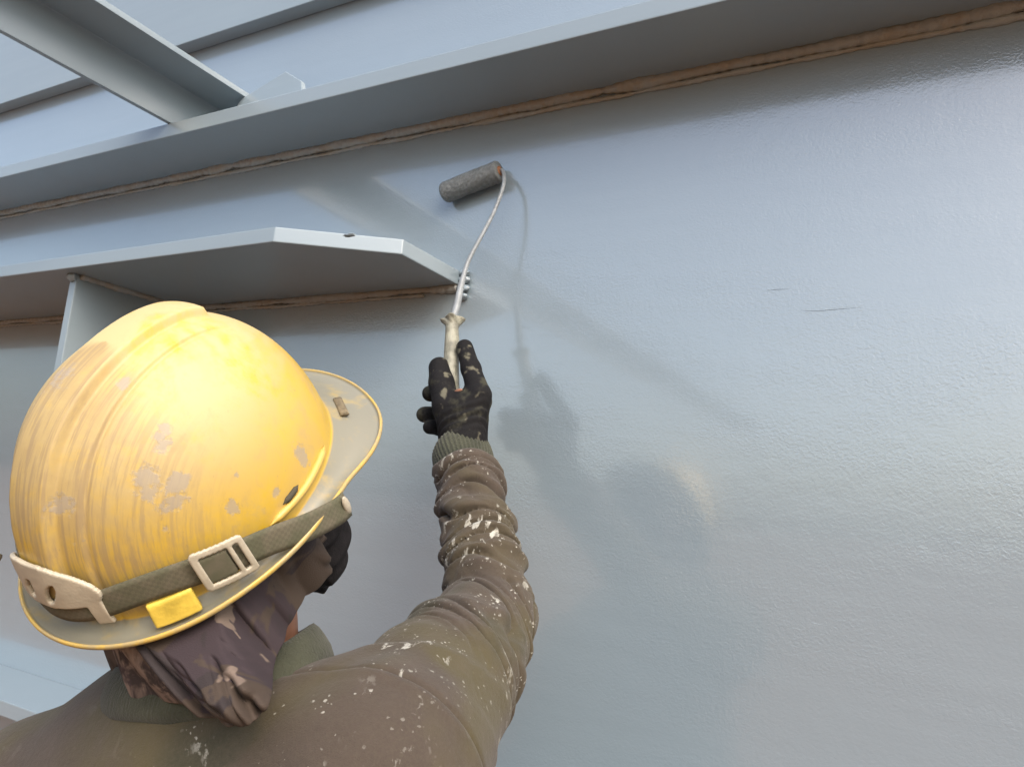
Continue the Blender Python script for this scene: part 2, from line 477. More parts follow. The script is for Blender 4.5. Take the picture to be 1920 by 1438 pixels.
def hat_mat():
    t = NT('worn_yellow_shell')
    tc = t.n('ShaderNodeTexCoord'); ob = tc.outputs['Object']
    def mp(sc):
        m_ = t.n('ShaderNodeMapping'); m_.inputs['Scale'].default_value = sc; t.l(ob, m_.inputs['Vector']); return m_.outputs[0]
    cmb = t.n('ShaderNodeCombineXYZ'); t.l(t.attr('hatu'), cmb.inputs[0]); t.l(t.attr('hatv'), cmb.inputs[1]); t.l(t.attr('hatw'), cmb.inputs[2])
    def uv(sx, sy):
        m_ = t.n('ShaderNodeMapping'); m_.inputs['Scale'].default_value = (sx, sy, sy); t.l(cmb.outputs[0], m_.inputs['Vector']); return m_.outputs[0]
    yel = (0.62, 0.40, 0.014)
    big = t.noise(mp((1, 1, 1)), 17, 7, 0.68, 0.5)
    fine = t.noise(mp((1, 1, 1)), 90, 5, 0.65)
    streak = t.noise(uv(300, 16), 1.0, 5, 0.65, 0.4)
    streak2 = t.noise(uv(700, 30), 1.0, 4, 0.6, 0.2)
    col = t.mix(t.ramp(big, 0.35, 0.7), yel, (0.56, 0.36, 0.05))
    # dust film, scoured off in patches; thicker crown also paints in the pale highlight
    crown = t.attr('crown')
    dust_highlight = t.math('MULTIPLY', t.ramp(t.math('ADD', t.math('MULTIPLY', big, 0.75), t.math('MULTIPLY', fine, 0.35)), 0.30, 0.60), crown)
    col = t.mix(dust_highlight, col, (0.50, 0.41, 0.225))
    mott = t.noise(mp((1, 1, 1)), 48, 6, 0.7, 0.4)
    col = t.mix(t.ramp(mott, 0.50, 0.72, 0, 0.5), col, (0.42, 0.31, 0.15))
    rear = t.attr('rear')
    col = t.mix(t.math('MULTIPLY', rear, t.ramp(big, 0.3, 0.7, 0.25, 0.75)), col, (0.36, 0.255, 0.10))  # brown grime tint that also paints the rear's shaded side darker
    grime = t.math('MULTIPLY', t.ramp(t.math('ADD', t.math('MULTIPLY', streak, 0.7), t.math('MULTIPLY', streak2, 0.4)), 0.50, 0.64), rear)
    col = t.mix(t.math('MULTIPLY', grime, 0.6), col, (0.27, 0.20, 0.12))
    spk = t.ramp(t.noise(mp((1, 1, 1)), 260, 3, 0.6), 0.68, 0.76)
    col = t.mix(t.math('MULTIPLY', spk, 0.5), col, (0.26, 0.20, 0.12))
    sd_ = t.math('ADD', t.attr('splat'), t.math('MULTIPLY', t.math('SUBTRACT', t.noise(mp((1, 1, 1)), 150, 5, 0.7), 0.5), 3.0))
    spf = t.ramp(sd_, 1.15, 0.6)
    col = t.mix(t.math('MULTIPLY', spf, 0.62), col, (0.30, 0.28, 0.26))
    scr = t.ramp(t.noise(uv(120, 420), 1.0, 3, 0.7, 1.5), 0.66, 0.72)
    col = t.mix(t.math('MULTIPLY', scr, 0.45), col, (0.34, 0.27, 0.15))
    brim = t.math('MULTIPLY', t.attr('brim'), t.ramp(t.noise(mp((1, 1, 1)), 45, 4, 0.6), 0.2, 0.5, 0.55, 1.0))
    col = t.mix(brim, col, (0.215, 0.21, 0.165))
    lipf = t.math('MULTIPLY', t.attr('lip'), t.ramp(t.noise(mp((1, 1, 1)), 55, 5, 0.7), 0.38, 0.62, 0.25, 0.95))
    col = t.mix(lipf, col, (0.36, 0.29, 0.15))
    t.base(col)
    t.rough(t.ramp(t.math('ADD', dust_highlight, t.math('MULTIPLY', grime, 0.5)), 0.0, 1.0, 0.30, 0.6))
    t.bump(t.math('ADD', t.math('MULTIPLY', fine, 0.5), t.math('MULTIPLY', spf, 0.8)), 0.25, 0.0012)
    t.set(IOR=1.5)
    return t.m
M_HAT = hat_mat()
hat = empty('hard_hat', tuple(HP))
tag(hat, 'scuffed yellow hard hat with grey paint splashes worn by the painter', 'hard hat')
crown = ss(0.035, 0.11, SV[:, 2]) * 0.66 + 0.2
shell = mesh_obj('shell', hw(SV), SF, M_HAT, hat, True,
                 dict(lip=((np.arange(len(SV)) >= 186 * NP) & (np.arange(len(SV)) < 193 * NP)).astype(float), brim=regv, splat=sp, rear=rearw, crown=crown, hatu=SV[:, 0], hatv=SV[:, 1], hatw=SV[:, 2]))

def web_mat(name, c1, c2):
    t = NT(name)
    cmb = t.n('ShaderNodeCombineXYZ'); t.l(t.attr('hatu'), cmb.inputs[0]); t.l(t.attr('hatv'), cmb.inputs[1])
    w1 = t.n('ShaderNodeTexChecker'); m_ = t.n('ShaderNodeMapping'); m_.inputs['Scale'].default_value = (420, 420, 1)
    t.l(cmb.outputs[0], m_.inputs['Vector']); t.l(m_.outputs[0], w1.inputs['Vector']); w1.inputs['Scale'].default_value = 1.0
    n1 = t.noise(t.coord(), 60, 4, 0.6)
    col = t.mix(t.ramp(n1, 0.35, 0.68), c1, c2)
    col = t.mix(t.math('MULTIPLY', w1.outputs['Fac'], 0.22), col, tuple(x * 0.45 for x in c1))
    t.base(col); t.rough(0.85); t.bump(w1.outputs['Fac'], 0.5, 0.0006)
    return t.m
M_WEB = web_mat('olive_webbing', (0.085, 0.085, 0.050), (0.125, 0.11, 0.075))
def ribbon(name, path, wdir, width, thick, mat, parent, sub_=None, rowsn=6):
    """flat band: path points, width direction per point, with thickness along the outward normal"""
    P = np.asarray(path); D = np.asarray(wdir); n = len(P)
    T = np.gradient(P, axis=0); T /= np.linalg.norm(T, axis=1)[:, None]
    D = D - T * (D * T).sum(1)[:, None]; D /= np.linalg.norm(D, axis=1)[:, None]
    Nn = np.cross(T, D)
    ring = [(-0.5, -0.5), (-0.5, 0.5)] ; prof = []
    for k in np.linspace(-0.5, 0.5, rowsn): prof.append((k, 0.5 if abs(k) < 0.499 else 0.2))
    for k in np.linspace(0.5, -0.5, rowsn): prof.append((k, -0.5 if abs(k) < 0.499 else -0.2))
    width = np.broadcast_to(width, (n,)); m = len(prof); V = []; hu = []; hv = []
    s_ = np.concatenate([[0], np.cumsum(np.linalg.norm(np.diff(P, axis=0), axis=1))])
    for i in range(n):
        for a, b in prof:
            V.append(P[i] + D[i] * a * width[i] + Nn[i] * b * thick); hu.append(s_[i]); hv.append(a * width[i])
    F = []
    for i in range(n - 1):
        for j in range(m):
            k = (j + 1) % m; F.append([i * m + j, i * m + k, (i + 1) * m + k, (i + 1) * m + j])
    F.append(list(range(m))[::-1]); F.append([(n - 1) * m + j for j in range(m)])
    return mesh_obj(name, V, F, mat, parent, True, dict(hatu=np.array(hu) / 1.0, hatv=np.array(hv)))

# elastic goggle band: round the back, dipping under the brim clips at the temples
def dome_z(phi_, z, off):
    th = np.arcsin(np.clip(np.maximum(z, 0) / HH, 0, 1) ** (1 / 0.95))
    p = dome(phi_, th, off, False); p[..., 2] = np.where(z < 0, z, p[..., 2]); return p
degs = np.array([78, 84, 90, 96, 104, 113, 125, 136, 148, 160, 170, 180])
zc = np.array([-.017, -.010, -.003, .004, .0135, .0195, .026, .030, .030, .026, .022, .020])
offs = np.array([.0235, .0205, .018, .0155, .012, .0095, .0075, .0065, .0065, .0075, .0085, .009])
full = np.concatenate([degs, 360 - degs[-2::-1]]); zf_ = np.concatenate([zc, zc[-2::-1]]); of_ = np.concatenate([offs, offs[-2::-1]])
ss_ = np.linspace(full[0], full[-1], 160)
zz = np.interp(ss_, full, zf_); oo = np.interp(ss_, full, of_)
ker = np.ones(9) / 9
zz = np.convolve(np.pad(zz, 4, 'edge'), ker, 'valid'); oo = np.convolve(np.pad(oo, 4, 'edge'), ker, 'valid')
pts = dome_z(np.radians(ss_), zz, oo)
wd = np.stack([-np.sin(np.radians(ss_)) * 0.25, -np.cos(np.radians(ss_)) * 0.25, np.ones(160)], 1)
strap = ribbon('goggle_band', hw(pts), wd @ HR.T, 0.0215, 0.0018, M_WEB, hat)
M_CREAM = flat('cream_plastic', (0.44, 0.40, 0.31), 0.45, 0.10, 80, 0.0004)
M_TABY = flat('faded_yellow_plastic', (0.62, 0.46, 0.07), 0.45, 0.25, 60, 0.0005)
M_DARK = flat('dark_slot', (0.05, 0.045, 0.03), 0.8)

def shell_patch(name, inside, u0, u1, v0, v1, step, pos, thick, mat, parent):
    """plate cut from a (u, v) sheet: keeps the cells inside() accepts, gives them thickness"""
    us = np.arange(u0, u1 + step / 2, step); vs_ = np.arange(v0, v1 + step / 2, step)
    nu, nv = len(us), len(vs_)
    Ug, Vg = np.meshgrid(us, vs_, indexing='ij')
    cu = (Ug[:-1, :-1] + Ug[1:, 1:]) / 2; cv = (Vg[:-1, :-1] + Vg[1:, 1:]) / 2
    keep = inside(cu, cv)
    top = pos(Ug.ravel(), Vg.ravel(), thick); bot = pos(Ug.ravel(), Vg.ravel(), 0.0)
    bm = bmesh.new(); tv = {}; F = []
    V = []; ids = {}
    def vid(i, j, s):
        k = (i, j, s)
        if k not in ids:
            ids[k] = len(V); V.append((top if s else bot)[i * nv + j])
        return ids[k]
    for i in range(nu - 1):
        for j in range(nv - 1):
            if not keep[i, j]: continue
            F.append([vid(i, j, 1), vid(i + 1, j, 1), vid(i + 1, j + 1, 1), vid(i, j + 1, 1)])
            F.append([vid(i, j + 1, 0), vid(i + 1, j + 1, 0), vid(i + 1, j, 0), vid(i, j, 0)])
            for di, dj, a, b in ((-1, 0, (i, j + 1), (i, j)), (1, 0, (i + 1, j), (i + 1, j + 1)), (0, -1, (i, j), (i + 1, j)), (0, 1, (i + 1, j + 1), (i, j + 1))):
                ni, nj = i + di, j + dj
                if 0 <= ni < nu - 1 and 0 <= nj < nv - 1 and keep[ni, nj]: continue
                F.append([vid(*a, 0), vid(*b, 0), vid(*b, 1), vid(*a, 1)])
    bm.free()
    o = mesh_obj(name, V, F, mat, parent)
    md = o.modifiers.new('soften', 'SMOOTH'); md.factor = 0.5; md.iterations = 4
    return o
def on_shell(base_off, ridge=0.0):
    def pos(u, v, t):       # u: metres round the back (positive = right side), v: height above the brim
        ph_ = np.pi - u / 0.112
        return hw(dome_z(ph_, v, base_off + t + ridge * (1 - ss(0.012, 0.040, np.abs(u)))))
    return pos
def clip_in(u, v):
    c = 0.042 - 0.20 * np.maximum(u - 0.015, 0) - 0.20 * np.maximum(-u - 0.015, 0)
    halfh = 0.0165 * np.sqrt(np.clip(1 - (u / 0.046) ** 2, 0, 1))
    body = np.abs(v - c) < halfh
    for hx, tilt in ((-0.023, 0.2), (-0.006, 0.3), (0.0125, 0.55)):
        a, b = u - hx, v - (0.0385 - 0.06 * abs(hx))
        body &= ~(((a - tilt * b) / 0.0036) ** 2 + (b / 0.0078) ** 2 < 1)
    leg = (np.abs(u - 0.038) < 0.0055) & (v > 0.010) & (v < 0.034)
    leg |= (np.abs(u + 0.038) < 0.0055) & (v > 0.010) & (v < 0.034)
    return (body | leg) & (v > 0.008)
shell_patch('rear_clip', clip_in, -0.058, 0.058, 0.008, 0.062, 0.0008, on_shell(0.0062, 0.0035), 0.0035, M_CREAM, hat)
# buckle: a frame with a bar, standing on the band
ub = 0.112 * np.radians(180 - 119.5)
def buckle_in(u, v):
    a, b = u - ub, v - 0.0235
    b = b + 0.25 * a
    outer = (np.abs(a) < 0.0155) & (np.abs(b) < 0.0165)
    cor = (np.abs(a) - 0.0125).clip(0) ** 2 + (np.abs(b) - 0.0135).clip(0) ** 2 < 0.003 ** 2
    inner = (np.abs(a) < 0.0112) & (np.abs(b) < 0.0115)
    bar = (np.abs(a - 0.0065) < 0.0014)
    return outer & cor & (~inner | (bar & outer))
shell_patch('buckle', buckle_in, ub - 0.019, ub + 0.019, 0.0, 0.048, 0.0008, on_shell(0.0118), 0.0028, M_CREAM, hat)
ul = 0.112 * np.radians(180 - 121.5)
def loop_in(u, v):
    return (np.abs(u - ul) < 0.0085) & (np.abs(v - 0.0238 + 0.25 * (u - ul)) < 0.0108)
lp = shell_patch('band_loop', loop_in, ul - 0.012, ul + 0.012, 0.008, 0.042, 0.0012, on_shell(0.0108), 0.0026, M_WEB, hat)
# lamp tab on the brim, visor slot clip, side rail, stud on the ridge
ut = 0.112 * np.radians(180 - 138)
def tab_pos(u, v, t):
    ph_ = np.pi - u / 0.112
    q = dome_z(ph_, np.maximum(v, 0.0005), 0.0)
    o2 = np.stack([np.sin(ph_), np.cos(ph_), 0 * ph_], -1)
    return hw(q + o2 * (0.004 + t + 0.25 * (0.022 - v))[:, None] * 1.0)
shell_patch('lamp_tab', lambda u, v: (np.abs(u - ut) < 0.0145) & (v > 0.000) & (v < 0.0195), ut - 0.016, ut + 0.016, 0.0, 0.021, 0.0012, tab_pos, 0.0055, M_TABY, hat)
# mirror of the tab on the far side
shell_patch('lamp_tab', lambda u, v: (np.abs(u + ut) < 0.0145) & (v > 0.000) & (v < 0.0195), -ut - 0.016, -ut + 0.016, 0.0, 0.021, 0.0012, tab_pos, 0.0055, M_TABY, hat)
for sgn in (1, -1):
    a_ = np.radians(np.linspace(62, 101, 40)) * sgn
    path = hw(dome_z(a_, 0.0115 + 0.003 * ss(80, 101, np.abs(np.degrees(a_))), 0.0012))
    v_, f_ = tube(path, 0.0030 * np.clip(np.minimum(np.arange(40), np.arange(40)[::-1]) / 4.0, 0.15, 1), 8)
    mesh_obj('side_rail', v_, f_, M_HAT, hat, True, dict(brim=np.zeros(len(v_)), splat=np.full(len(v_), 9.), rear=np.zeros(len(v_)), crown=np.full(len(v_), .3)))
    a_ = np.radians(np.linspace(84, 93, 14)) * sgn
    path = hw(dome_z(a_, 0.0185 + 0 * a_, 0.0004))
    v_, f_ = tube(path, 0.0024 * np.clip(np.minimum(np.arange(14), np.arange(14)[::-1]) / 3.0, 0.1, 1), 8)
    mesh_obj('side_slot', v_, f_, M_DARK, hat)
def visor_patch(p0, p1, wid, name, mat):
    P = np.linspace(0, 1, 10)[:, None] * (np.array(p1) - np.array(p0)) + np.array(p0)
    Wd = np.tile(np.array([0.0, 1.0, -0.25]), (10, 1))
    return ribbon(name, hw(P), Wd @ HR.T, wid, 0.003, mat, hat)
M_SLOT = flat('brown_felt', (0.16, 0.13, 0.08), 0.9, 0.3, 200, 0.0006)
visor_patch((0.049, 0.1240, -0.0090), (0.070, 0.1065, -0.0068), 0.0075, 'visor_slot', M_SLOT)
visor_patch((-0.049, 0.1240, -0.0090), (-0.070, 0.1065, -0.0068), 0.0075, 'visor_slot', M_SLOT)
def blob(name, c, r, mat, parent, sub_=2):
    bm = bmesh.new(); bmesh.ops.create_icosphere(bm, subdivisions=sub_, radius=1.0)
    V = [hw(np.array(c) + np.array(v.co) * np.array(r)) for v in bm.verts]; F = [[x.index for x in f.verts] for f in bm.faces]; bm.free()
    return mesh_obj(name, V, F, mat, parent)
blob('stud', (-0.006, 0.030, 0.1412), (0.0058, 0.0058, 0.0024), M_CREAM, hat)
for sgn in (1, -1):    # clip that holds the end of the band at the temple
    blob('band_clip', (0.1225 * sgn, 0.027, -0.014), (0.0018, 0.0035, 0.0105), M_CREAM, hat)
# knotted tail of the band on the far side
tp = spline([hw(v) for v in ((-0.052, -0.122, 0.040), (-0.056, -0.126, 0.055), (-0.055, -0.124, 0.075))], 12)
v_, f_ = tube(tp, 0.0035, 8); mesh_obj('band_tail', v_, f_, M_WEB, hat, True, dict(hatu=np.zeros(len(v_)), hatv=np.zeros(len(v_))))

# ------------------------------------------------------------------ the painter
def skin_mat():
    t = NT('skin'); c = t.coord(); f = t.noise(c, 60, 4)
    t.base(t.mix(t.ramp(f, 0.3, 0.7), (0.22, 0.105, 0.062), (0.29, 0.145, 0.09))); t.rough(0.5)
    t.bump(t.noise(c, 900, 3), 0.3, 0.0006); t.set(Subsurface_Weight=0.08, Subsurface_Radius=(0.01, 0.004, 0.002))
    return t.m
def shirt_mat():
    t = NT('brown_work_shirt'); c = t.coord()
    blot = t.noise(c, 5.0, 3, 0.5, 0.8); blot2 = t.noise(t.coord((1, 1, 1), (1, .3, .5)), 9.0, 2, 0.5, 0.5)
    col = t.mix(t.ramp(blot, 0.42, 0.62), (0.052, 0.039, 0.030), (0.062, 0.052, 0.022))
    col = t.mix(t.math('MULTIPLY', t.ramp(blot2, 0.60, 0.70), 0.75), col, (0.028, 0.031, 0.017))
    fade = t.noise(c, 30, 4, 0.6)
    col = t.mix(t.ramp(fade, 0.4, 0.8, 0, 0.25), col, (0.10, 0.078, 0.062))
    pw = t.attr('paintw')
    dv = t.n('ShaderNodeTexNoise'); dv.inputs['Scale'].default_value = 170; t.l(c, dv.inputs['Vector'])
    sc_ = t.n('ShaderNodeVectorMath', operation='MULTIPLY_ADD'); t.l(dv.outputs['Color'], sc_.inputs[0]); sc_.inputs[1].default_value = (.006, .006, .006); t.l(c, sc_.inputs[2])
    vn = t.n('ShaderNodeTexVoronoi'); vn.inputs['Scale'].default_value = 210; t.l(sc_.outputs[0], vn.inputs['Vector'])
    sepc = t.n('ShaderNodeSeparateColor'); t.l(vn.outputs['Color'], sepc.inputs[0])
    v1 = t.math('DIVIDE', vn.outputs['Distance'], t.math('MULTIPLY_ADD' if False else 'ADD', t.math('MULTIPLY', sepc.outputs[0], 1.5), 0.25)); n1 = t.noise(c, 40, 3)
    sp1 = t.math('MULTIPLY', t.ramp(v1, 0.20, 0.14), t.ramp(n1, 0.50, 0.60))
    v2 = t.noise(t.coord((1.0, 1.0, 0.45), (0.2, 0.5, 0.2)), 62, 5, 0.62, 0.5); n2 = t.noise(c, 11, 3)
    sp2 = t.math('MULTIPLY', t.ramp(v2, 0.585, 0.635), t.ramp(n2, 0.46, 0.54))
    spf = t.math('MULTIPLY', t.math('MAXIMUM', t.math('MULTIPLY', sp1, 0.8), sp2), pw)
    col = t.mix(spf, col, (0.47, 0.47, 0.42))
    t.base(col); t.rough(0.92)
    knit = t.noise(c, 1100, 2, 0.6); fuzz = t.noise(c, 420, 5, 0.75)
    col = t.mix(t.ramp(fuzz, 0.35, 0.75, 0.0, 0.55), col, (0.072, 0.060, 0.042)); t.base(col)
    t.bump(t.math('ADD', t.math('MULTIPLY', knit, 0.5), t.math('MULTIPLY', t.noise(c, 180, 4), 0.8)), 0.75, 0.0014)
    t.set(Sheen_Weight=0.08, Sheen_Roughness=0.5)
    return t.m
def rib_mat():
    t = NT('green_rib_knit'); c = t.coord()
    f = t.noise(c, 30, 4)
    t.base(t.mix(t.ramp(f, 0.3, 0.7), (0.027, 0.031, 0.019), (0.048, 0.052, 0.033))); t.rough(0.95)
    t.bump(t.math('ADD', t.noise(c, 700, 3), t.math('MULTIPLY', t.noise(t.coord((1, 1, 0.12)), 420, 2), 1.5)), 0.8, 0.0014); t.set(Sheen_Weight=0.1)
    return t.m
def scarf_mat():
    t = NT('camouflage_cloth'); c = t.coord()
    a = t.noise(c, 17, 3, 0.5, 1.3); b = t.noise(t.coord((1, 1, 1), (.6, .2, 1)), 15, 3, 0.5, 1.6); d = t.noise(t.coord((1, 1, 1), (.1, 1.2, .3)), 19, 3, 0.5, 1.0)
    col = t.mix(t.ramp(a, 0.50, 0.53), (0.030, 0.020, 0.024), (0.046, 0.032, 0.023))
    col = t.mix(t.ramp(b, 0.57, 0.60), col, (0.022, 0.016, 0.017))
    col = t.mix(t.ramp(d, 0.615, 0.64), col, (0.145, 0.11, 0.088))
    left = t.attr('paintw')
    col = t.mix(t.math('MULTIPLY', left, t.ramp(t.noise(t.coord((1, 1, 0.25)), 75, 4, 0.6, 0.6), 0.40, 0.58, 0.05, 0.95)), col, (0.25, 0.185, 0.15))
    t.base(col); t.rough(0.85); t.bump(t.noise(c, 900, 3), 0.4, 0.0008)
    return t.m
M_SKIN = skin_mat(); M_SHIRT = shirt_mat(); M_RIB = rib_mat(); M_SCARF = scarf_mat()
def glove_mat():
    t = NT('black_work_glove'); c = t.coord(); f = t.noise(c, 32, 4, 0.6)
    col = t.mix(t.ramp(f, 0.52, 0.66), (0.009, 0.009, 0.010), (0.040, 0.040, 0.029))
    col = t.mix(t.math('MULTIPLY', t.ramp(t.noise(t.coord((1, 1, 1), (1, 0, 1)), 45, 3), 0.6, 0.68), t.attr('paintw')), col, (0.12, 0.115, 0.085))
    t.base(col); t.rough(0.8); t.bump(t.math('ADD', t.noise(c, 800, 3), t.math('MULTIPLY', t.noise(c, 120, 3), 1.2)), 0.6, 0.0012); t.set(Specular_IOR_Level=0.2)
    return t.m
M_GLOVE = glove_mat()
M_BLACK = flat('black_cloth', (0.010, 0.009, 0.010), 0.9, 0.3, 90, 0.001, Specular_IOR_Level=0.2)
M_TROUSER = flat('dark_trousers', (0.05, 0.055, 0.065), 0.9, 0.2, 12, 0.001)
M_BOOT = flat('brown_boot', (0.07, 0.045, 0.03), 0.6, 0.3, 30, 0.001)
M_SOLE = flat('black_sole', (0.02, 0.02, 0.02), 0.7)

NK = W(-0.520, 0.470, -0.175)                     # base of the neck
SR = W(-0.362, 0.485, -0.205); ER = at(922, 1152, 0.745); WR = at(868, 838, 0.865)
SL = W(-0.690, 0.445, -0.292); EL = W(-0.79, 0.47, -0.53); WL = W(-0.745, 0.60, -0.72)
JN = hw((0, -0.02, -0.10))
CH = W(-0.53, 0.49, -0.38); HIP = W(-0.535, 0.475, -0.70)
f32 = lambda v: np.asarray(v, np.float32)

def fold_frame(a, b):
    a = np.asarray(a); b = np.asarray(b); t = (b - a) / np.linalg.norm(b - a)
    e = EYE - (a + b) / 2; e = e - t * (e @ t); e /= np.linalg.norm(e)      # e faces the photographer
    return f32(t), f32(e), f32(np.cross(t, e))
def folds(p, a, b, rings):
    t, e, s = fold_frame(a, b); q = p - f32(a)
    L = q @ t; ang = np.arctan2(q @ s, q @ e); out = np.zeros(len(p), np.float32)
    for pos, tilt, ph0, amp, wid, cen, spread in rings:
        x = L - pos - tilt * np.cos(ang - ph0)
        w_ = np.where(x > 0, wid * 0.75, wid * 1.35)
        m = np.clip(0.5 + 0.5 * np.cos(ang - cen), 0, 1) ** spread
        out += amp * np.exp(-(x / w_) ** 2) * m
    return out
def vfolds(p, a, b, lam, amp, tilt, ph0, seed, s0, s1):
    # cloth pushed together along a limb: round ridges between sharp valleys, fading in and out round the limb
    t, e, s = fold_frame(a, b); q = p - f32(a)
    L = q @ t; ang = np.arctan2(q @ s, q @ e)
    u = L + tilt * np.cos(ang - ph0) + 0.35 * lam * np.sin(2 * ang + seed) + 0.45 * lam * np.sin(L * 61 + seed * 2 + 1.5 * np.sin(ang + seed)) + 0.3 * lam * wav(p, 45, 8, 5)
    u = u + 0.13 * lam * np.sin(2 * np.pi * u / lam)
    r = np.abs(np.sin(np.pi * u / lam)) ** 0.75
    r2 = np.abs(np.sin(np.pi * (u * 1.93 + 0.3 * lam * np.sin(3 * ang)) / lam + 1.0)) ** 0.8
    m = 0.62 + 0.38 * np.sin(3 * ang + L * 90 + seed)
    return (amp * (r - 0.6) * m + 0.22 * amp * (r2 - 0.6)) * ss(s0, s1, L)
rs = np.random.RandomState(11)
FORE = []
for i, ps in enumerate([0.030, 0.052, 0.077, 0.103, 0.124, 0.148, 0.173, 0.197, 0.219]):
    FORE.append((ps, rs.uniform(0.010, 0.024) * (1 if i % 2 else 0.8), rs.uniform(-0.9, 0.9), rs.uniform(0.006, 0.0095), rs.uniform(0.005, 0.0075), rs.uniform(-0.9, 0.9), rs.uniform(0.3, 1.0)))
    FORE.append((ps + 0.011, rs.uniform(0.008, 0.03), rs.uniform(1.4, 4.4), rs.uniform(0.003, 0.005), rs.uniform(0.005, 0.007), rs.uniform(1.6, 4.4), 0.8))
UPPER = []
for i, ps in enumerate([0.10, 0.132, 0.160, 0.187, 0.210, 0.235]):
    UPPER.append((ps, rs.uniform(0.02, 0.045), rs.uniform(1.8, 2.9), rs.uniform(0.0035, 0.006), rs.uniform(0.007, 0.010), rs.uniform(-1.2, 2.0), rs.uniform(0.5, 1.2)))
UPPER.append((0.055, 0.03, 2.4, 0.004, 0.010, 1.8, 1.0))

def shirt_sdf(p, fold=True):
    up_a = cap(p, SR, ER, 0.080, 0.0455)
    fo = cap(p, ER, WR, 0.0425, 0.0355)
    if fold:
        up_a = up_a - folds(p, SR, ER, UPPER) * 0.6 - vfolds(p, SR, ER, 0.038, 0.0150, 0.048, 2.3, 1.3, 0.05, 0.17)
        fo = fo - folds(p, ER, WR, FORE) * 0.45 - vfolds(p, ER, WR, 0.0265, 0.0165, 0.018, 0.5, 4.1, -0.02, 0.01)
    arm = smin(up_a, fo, 0.012)
    tr = smin(cap(p, NK + np.array([0.02, 0.0, -0.035]), SR + np.array([-0.01, 0, 0.0]), 0.066, 0.074), cap(p, NK + np.array([-0.02, 0, -0.045]), SL, 0.060, 0.066), 0.03)
    chest = ell(p, CH, (0.195, 0.128, 0.255))
    waist = cap(p * f32((0.68, 1, 1)), CH * np.array([0.68, 1, 1]) + np.array([0, 0, -0.05]), HIP * np.array([0.68, 1, 1]) + np.array([0, 0, 0.02]), 0.120, 0.125)
    tor = smin(smin(tr, chest, 0.05), waist, 0.06)
    la = smin(cap(p, SL, EL, 0.068, 0.052), cap(p, EL, WL, 0.052, 0.038), 0.015)
    if fold:
        tor = tor + 0.0028 * wav(p, 26, 0, 6) + 0.0020 * wav(p * f32((1, 1, 0.5)), 60, 6, 6)
        la = la + 0.004 * wav(p * f32((.5, .5, 1.6)), 70, 2, 6)
    d = smin(smin(tor, arm, 0.028), la, 0.03)
    if fold:
        # armhole seam on the raised arm
        tS, eS, sS = fold_frame(SR, ER); q = p - f32(SR)
        x = q @ tS - 0.012 - 0.25 * (q @ sS) * 0.2
        near = np.clip(1 - np.abs(up_a) / 0.03, 0, 1)
        d = d + 0.0060 * np.exp(-(x / 0.0032) ** 2) * near - 0.0035 * np.exp(-((x + 0.008) / 0.006) ** 2) * near
        # puckers running from the armhole to the collar
        pu = np.sin((p @ f32((0.75, 0.1, -0.65))) * 170) * np.exp(-((p - f32(SR + np.array([-0.045, 0.01, 0.045]))) ** 2).sum(-1) / 0.0028)
        d = d - 0.0035 * pu
    # neck opening and cut ends
    nk = cap(p, NK + np.array([0, 0.01, 0.0]), NK + np.array([0, 0.01, 0.25]), 0.066, 0.066)
    d = np.maximum(d, -nk)
    for a, b, e in ((ER, WR, 0.0), (EL, WL, 0.0)):
        t_, L = capt(p, a, b)
        ax = cap(p, a, b, 0.07, 0.07)
        d = np.maximum(d, np.where(ax < 0.03, t_ - L + 0.048, -1))
    d = np.maximum(d, f32(Z0 - 0.80) - p[..., 2])
    return d.astype(np.float32)

feet = W(-0.53, 0.46, 0)[:2]
person = empty('person', (feet[0], feet[1], 0.0))
tag(person, 'person in brown paint-spattered shirt reaching up to roll paint on the girder', 'person')
V, F = sculpt(shirt_sdf, W(-0.96, 0.26, -0.86), W(-0.24, 0.94, 0.12), 0.0027)
arm_d = np.minimum(cap(f32(V), SR + np.array([-.05, 0, 0]), ER, .09, .06), cap(f32(V), ER, WR, 0.07, 0.06))
pw = np.clip(1 - (arm_d - 0.005) / 0.035, 0.05, 1)
shirt = mesh_obj('shirt', V, F, M_SHIRT, person, True, dict(paintw=pw))

# rolled cuff end and ribbed cuff of the raised sleeve
def band(name, centers, radii, mat, squash=None, thick=0.003, n=72, lumps=0.0, ribs=0, seed=0):
    P, T, U, Vv = frames(centers)
    rs_ = np.random.RandomState(seed); ph_ = rs_.uniform(0, 6.28, 6)
    V = []; m = len(P)
    for inner in (0, 1):
        order = range(m) if not inner else range(m - 1, -1, -1)
        for i in order:
            for j in range(n):
                a = 2 * math.pi * j / n
                r = radii[i] - inner * thick
                r *= 1 + lumps * (math.sin(2 * a + ph_[0] + i * 0.15) + 0.6 * math.sin(3 * a + ph_[1] - i * 0.2) + 0.3 * math.sin(5 * a + ph_[2]))
                if ribs and not inner: r += 0.0007 * math.cos(ribs * a)
                V.append(P[i] + r * (math.cos(a) * U[i] + math.sin(a) * Vv[i]))
    F = []; M2 = 2 * m
    for i in range(M2):
        i2 = (i + 1) % M2
        for j in range(n):
            k = (j + 1) % n; F.append([i * n + j, i * n + k, i2 * n + k, i2 * n + j])
    return mesh_obj(name, V, F, mat, person, True, dict(paintw=np.ones(len(V))))
ax = (WR - ER) / np.linalg.norm(WR - ER)
c0 = WR - ax * 0.064
band('sleeve_hem', [c0 + ax * s_ for s_ in (0, .003, .008, .013, .017, .019)], [.0395, .0435, .0450, .0445, .0420, .038], M_SHIRT, lumps=0.02, thick=0.006, seed=4)
